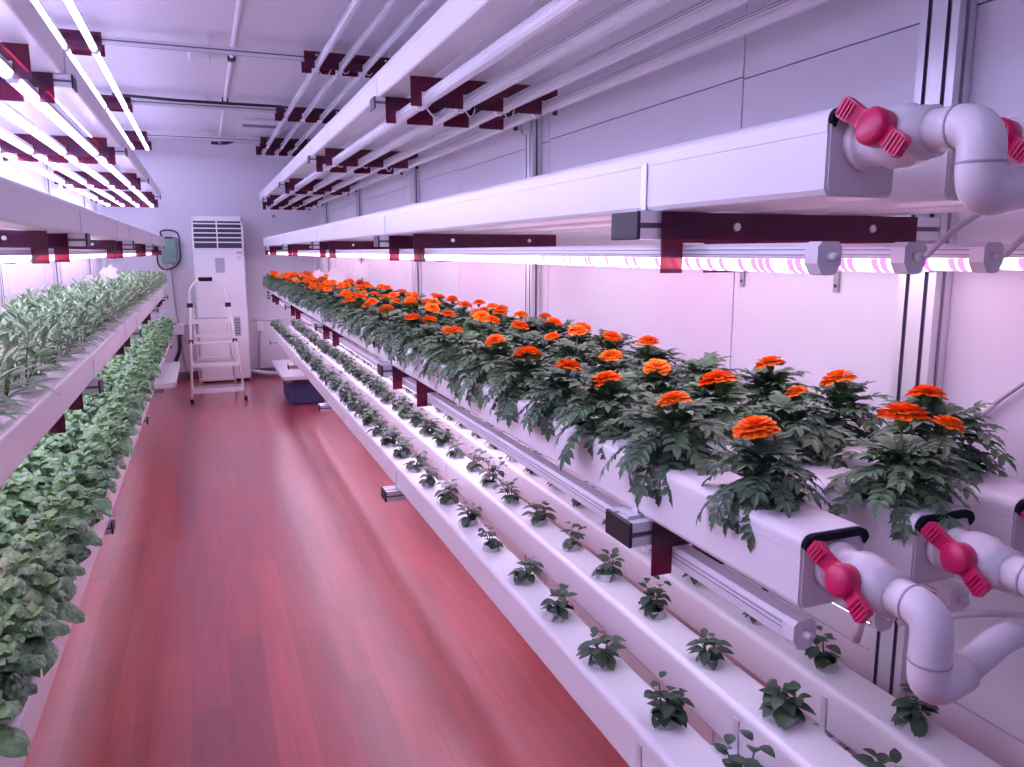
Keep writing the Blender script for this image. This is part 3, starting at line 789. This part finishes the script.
for s in (-1, 1):
    p0 = front(.93, s); xr = -.10 if s < 0 else .245
    b = MB(); b.smooth = True; b.tube([(p0[0] + .022 * -s, p0[1] + .01, p0[2]), (xr, YLr, .03)], .0105, 8); part('rear_leg', b, M['ladder'], t)
    part('hinge', MB().box((p0[0] - .028, p0[1] - .018, p0[2] - .02), (p0[0] + .028, p0[1] + .018, p0[2] + .024), .005), M['black'], t)
    f0 = front(.02, s); part('rubber_foot', MB().tube([(f0[0], f0[1], 0), (f0[0], f0[1] + .004, .045)], .017, 10), M['rubber'], t)
    part('rubber_foot', MB().tube([(xr, YLr, 0), (xr, YLr, .04)], .015, 10), M['rubber'], t)
    q = front(.585, s); part('bracket', MB().box((q[0] - .022, q[1] - .012, .567), (q[0] + .022, q[1] + .02, .603), .004), M['black'], t)
for z in (.15, .38, .62):
    f = (z - .03) / .9; y = lerp(YLr, YLf + .29, f); b = MB().box((lerp(-.10, -.12, f), y - .012, z - .016), (lerp(.245, .18, f), y + .012, z + .016), .003); part('rear_brace', b, M['ladder'], t)

# ------------------------------------------------------------------ things on the back wall
t = thing('controller_box', 'grey-green box with a looped black hose on the back wall beside the air conditioner', 'box', (-.345, YB, 1.47))
part('body', MB().box((-.085, -.085, -.145), (.085, -.001, .145), .014), M['green'], t)
part('faceplate', MB().box((-.06, -.088, -.08), (.06, -.084, .11), .003), M['green'], t)
part('vent_slot', MB().box((-.045, -.0855, .125), (.045, -.060, .1465), .002), M['black'], t)
b = MB(); b.smooth = True
b.tube(fillet([(-.06, -.05, .14), (-.085, -.055, .205), (0, -.06, .225), (.11, -.06, .20), (.115, -.06, .05), (.115, -.06, -.12), (.03, -.06, -.205), (-.08, -.06, -.215), (-.125, -.05, -.15), (-.125, -.03, -.05)], .06, 6), .009, 8); part('hose', b, M['black'], t)
part('gland', MB().tube([(0, -.045, -.145), (0, -.045, -.185)], .02, 10), M['wplastic'], t)
b = MB(); b.smooth = True; b.tube(fillet([(-.34, YB - .045, 1.283), (-.33, YB - .03, 1.05), (-.30, YB - .02, .55), (-.26, YB - .02, .12), (-.2, YB - .05, .03)], .1), .006, 7)
tag(part('power_cable', b, M['grey'], None), 'thin grey cable hanging down the back wall below the grey-green box', 'cable')
t = thing('wall_conduit', 'white conduit with a junction box low on the back wall behind the basil trough', 'pipe', (0, 0, 0))
b = MB(); b.smooth = True; b.tube([(-.50, YB - .016, .635), (-.06, YB - .016, .635)], .014, 10); part('conduit', b, M['pipe'], t)
part('junction_box', MB().box((-.36, YB - .05, .52), (-.24, YB - .001, .63), .006), M['wplastic'], t)
b = MB(); b.smooth = True; b.tube(fillet([(-.30, YB - .03, .52), (-.31, YB - .04, .33), (-.36, YB - .06, .22)], .05), .02, 8); part('hose_end', b, M['black'], t)
t = thing('wall_conduit', 'thin white conduit on the back wall between the air conditioner and the seedling troughs', 'pipe', (0, 0, 0))
b = MB(); b.smooth = True; b.tube([(.50, YB - .014, .66), (.86, YB - .014, .66)], .013, 10); part('conduit', b, M['pipe'], t)
part('junction_box', MB().box((.54, YB - .045, .53), (.62, YB - .001, .645), .006), M['wplastic'], t)
b = MB(); b.smooth = True; b.tube(fillet([(.58, YB - .03, .53), (.56, YB - .05, .36), (.55, YB - .05, .10), (.50, YB - .12, .05)], .06), .012, 8); part('hose', b, M['grey'], t)
b = MB(); b.smooth = True; b.tube(fillet([(.45, 9.45, .10), (.58, 9.38, .075), (.78, 9.40, .045), (1.0, 9.45, .03)], .1), .022, 10)
tag(part('water_hose', b, M['cable_w'], None), 'fat white hose lying on the floor behind the seedling troughs', 'hose')
b = MB().tube([(.80, YB - .012, 1.86), (.80, YB, 1.86)], .02, 12); tag(part('wall_plug', b, M['grey'], None), 'small grey round plug high on the back wall beside the air conditioner', 'cap')

# collecting trays and bin at the trough ends
def tray(label, x0, x1, y0, y1, z):
    t = thing('drip_tray', label, 'tray', (0, 0, 0))
    b = MB().box((x0, y0, z - .035), (x1, y1, z - .027)).box((x0, y0, z - .03), (x0 + .008, y1, z)).box((x1 - .008, y0, z - .03), (x1, y1, z)).box((x0, y0, z - .03), (x1, y0 + .008, z)).box((x0, y1 - .008, z - .03), (x1, y1, z))
    b.box((x0 + .004, y0 + .004, z - .006), (x1 - .004, y1 - .004, z - .002)); part('tray', b, M['pvc'], t)
    return t
t = tray('white shelf board sticking out below the basil trough near the ladder', -.42, -.222, 5.65, 6.75, .585)
part('support', MB().box((-.40, 5.70, .515), (-.30, 5.80, .551)), M['green'], t)
part('support', MB().box((-.40, 6.5, .46), (-.30, 6.56, .55)), M['alu'], t)
t = tray('white shelf board sticking out below the seedling troughs beside the air conditioner', .625, .90, 7.5, 8.75, .30)
part('support', MB().box((.84, 8.5, 0), (.88, 8.54, .266)), M['alu'], t); part('support', MB().box((.66, 7.53, .235), (.71, 7.58, .266)), M['green'], t)
t = thing('storage_bin', 'dark navy ribbed bin under the seedling troughs by the back', 'bin', (0, 0, 0))
b = MB().box((.70, 7.62, 0), (1.02, 8.30, .26), .02)
for k in range(8): b.box((.693, 7.66 + k * .08, .02), (.702, 7.69 + k * .08, .22))
for k in range(4): b.box((.73 + k * .075, 7.613, .02), (.755 + k * .075, 7.622, .22))
part('tub', b, M['blue'], t); part('rim', MB().box((.688, 7.608, .225), (1.03, 8.31, .262), .006), M['blue'], t)

# lower rack feet
for sd, x in (('R', XR - .10), ('L', XL + .10)):
    pass

# ------------------------------------------------------------------ ceiling bits
t = thing('ceiling_conduit', 'white conduit with black clips running along the ceiling above the aisle', 'pipe', (0, 0, 0))
b = MB(); b.smooth = True; b.tube([(.235, 1.0, ZC - .022), (.240, 9.0, ZC - .022), (.25, 9.55, ZC - .022)], .014, 10); part('conduit', b, M['pipe'], t)
for y in (3.2, 5.35, 6.85): part('clip', MB().box((.215, y - .035, ZC - .045), (.262, y + .035, ZC - .001), .006), M['black'], t)
b = MB(); b.smooth = True; b.tube(fillet([(.25, 9.50, ZC - .022), (.275, 9.2, ZC - .03), (.36, 9.0, ZC - .03), (.38, 9.25, ZC - .03), (.30, 9.42, ZC - .03), (.16, 9.42, ZC - .03)], .08), .016, 8); part('loop', b, M['black'], t)
b = MB(); b.smooth = True
b.tube([(-.55, 6.70, ZC - .055), (-.1, 6.71, ZC - .066), (.3, 6.72, ZC - .064), (.66, 6.73, ZC - .06)], .011, 8)
tag(part('ceiling_cable', b, M['black'], None), 'dark cable strapped across the ceiling before the vent panel', 'cable')
t = thing('ceiling_vent', 'white recessed vent panel with a dark slot in the ceiling', 'vent', (0, 0, 0))
b = MB().box((.39, 7.75, ZC - .030), (.80, 9.10, ZC - .001), .004); part('frame', b, M['ceil'], t)
part('slot', MB().box((.42, 7.95, ZC - .034), (.78, 8.10, ZC - .0295)), M['skirt'], t)
part('flap', MB().box((.42, 8.14, ZC - .036), (.78, 8.95, ZC - .0295), .003), M['wall'], t)
for k, (x, y) in enumerate(((.06, 5.35), (.13, 9.0))):
    t = thing('ceiling_lamp', ('small translucent ceiling lamp beside the conduit, between the two rails', 'small translucent ceiling lamp close to the back wall, beside the black loop')[k], 'lamp', (x, y, ZC - .001), 'unlit ceiling lamps')
    part('base', MB().box((-.07, -.16, -.012), (.07, .16, 0), .004), M['wplastic'], t); part('diffuser', MB().box((-.062, -.15, -.038), (.062, .15, -.012), .010), M['clear'], t)

# ------------------------------------------------------------------ paper tags hung from the lamps
def paper_tag(label, x, y, z, s, zt, rz):
    t = thing('paper_tag', label, 'tag', (x, y, z), 'spiky white hanging tags', rz)
    rr = random.Random(int(y * 100)); n = 18; pts = []
    for i in range(n):
        a = 2 * PI * i / n; r = s * ((1.0, .70)[i % 2] + rr.uniform(-.12, .16)); pts.append((r * math.cos(a) * .95, r * math.sin(a) * 1.05))
    b = MB().prism(pts, 'y', -.0012, .0012); part('card', b, M['white_tag'], t)
    b = MB().tube([(0, 0, s * .9), (0, 0, zt - z)], .0012, 5); part('string', b, M['grey'], t)
zt = LEV['mid'] - TH - .09
paper_tag('white spiky tag hanging over the marigolds, farther one close to the back wall', 1.0, 7.55, 1.215, .075, zt, .1)
paper_tag('white spiky tag hanging over the marigolds, beside the one by the back wall', 1.0, 6.5, 1.255, .075, zt, -.2)
paper_tag('greyish spiky tag hanging over the marigolds before the third upright', 1.13, 6.05, 1.31, .075, zt, .2)
paper_tag('white spiky tag hanging over the pale herbs, larger one', -.70, 7.0, 1.265, .085, zt, .1)
paper_tag('white spiky tag low over the pale herbs, half hidden by leaves', -.80, 6.7, 1.215, .07, zt, -.1)

# ------------------------------------------------------------------ cables on the marigold side, near end
def cable(label, pts, r, m, fr=.05, name='power_cable'):
    b = MB(); b.smooth = True; b.tube(fillet(pts, fr, 5), r, 8); return tag(part(name, b, M[m], None), label, 'cable')
zl = LEV['mid'] - TH - .07
cable('white cable rising from a glowing lamp end behind the upper elbow pipe', [(.84, .735, zl + .004), (.85, .71, zl + .035), (.93, .69, zl + .085), (1.0, .70, zl + .105)], .004, 'cable_w', .03)
cable('white cable rising from the third glowing lamp end to the troughs above', [(.979, .735, zl + .004), (.985, .71, zl + .035), (1.03, .69, zl + .075), (1.09, .70, zl + .10)], .004, 'cable_w', .03)
t = thing('plug_lead', 'white lead with a plug resting against the wall behind the marigolds', 'cable', (0, 0, 0))
b = MB(); b.smooth = True; b.tube([(1.245, .955, 1.165), (1.245, .925, 1.195)], .007, 8); part('plug', b, M['wplastic'], t)
b = MB(); b.smooth = True; b.tube([(1.245, .925, 1.195), (1.245, .85, 1.265), (1.245, .70, 1.40)], .0045, 8); part('lead', b, M['cable_w'], t)
zl2 = LEV['mar'] - TH - .07
cable('white lamp lead curling behind the lower valves', [(.84, .73, zl2 + .003), (.90, .66, zl2 + .04), (1.02, .64, zl2 + .02), (1.13, .70, zl2 + .05), (1.2, .8, zl2 + .05)], .0045, 'cable_w')
b = MB(); b.smooth = True; b.tube([(.702, .655, 1.045), (.71, .675, .985)], .006, 8); tag(part('drain_spout', b, M['pipe'], None), 'short white spout hanging under the first lower valve', 'pipe')
for k, y in enumerate((1.635, 1.318)):
    t = thing('wall_cable_hole', ('slim dark slotted strip on the wall beside the panel joint', 'slim dark slotted strip on the wall between the panel joint and the first upright')[k], 'cable_hole', (XR - .001, y, 1.40), 'dark wall strips')  # added strips standing for dark cable holes in the wall
    part('strip', MB().box((-.005, -.008, -.036), (0, .008, .04), .001), M['grey'], t); part('hole', MB().tube([(-.0062, 0, -.022), (-.0048, 0, -.022)], .004, 8), M['black'], t)

# ------------------------------------------------------------------ camera, light, colour
cam = bpy.data.cameras.new('camera'); co = bpy.data.objects.new('camera', cam); COL.objects.link(co)
cam.sensor_fit = 'HORIZONTAL'; cam.sensor_width = 36; cam.lens = 783.72 / 1024 * 36; cam.clip_start = .02
yaw, pitch, roll = math.radians(21.2878), math.radians(9.5345), math.radians(-.0247)
fwd = Vector((math.sin(yaw) * math.cos(pitch), math.cos(yaw) * math.cos(pitch), -math.sin(pitch)))
right = Vector((math.cos(yaw), -math.sin(yaw), 0)); up = right.cross(fwd)
r2 = right * math.cos(roll) + up * math.sin(roll); u2 = -right * math.sin(roll) + up * math.cos(roll)
co.matrix_world = Matrix((( r2.x, u2.x, -fwd.x, 0), (r2.y, u2.y, -fwd.y, 0), (r2.z, u2.z, -fwd.z, 1.45), (0, 0, 0, 1)))
scene.camera = co
w = bpy.data.worlds.new('world'); scene.world = w; w.use_nodes = True
bg = w.node_tree.nodes['Background']; bg.inputs['Color'].default_value = (.40, .42, 1.0, 1); bg.inputs['Strength'].default_value = .17
scene.view_settings.view_transform = 'Standard'; scene.view_settings.look = 'None'; scene.view_settings.gamma = 1
scene.view_settings.use_curve_mapping = False; scene.view_settings.exposure = 0.42
scene.cycles.max_bounces = 8; scene.cycles.diffuse_bounces = 6; scene.cycles.transparent_max_bounces = 8
scene.cycles.use_denoising = True
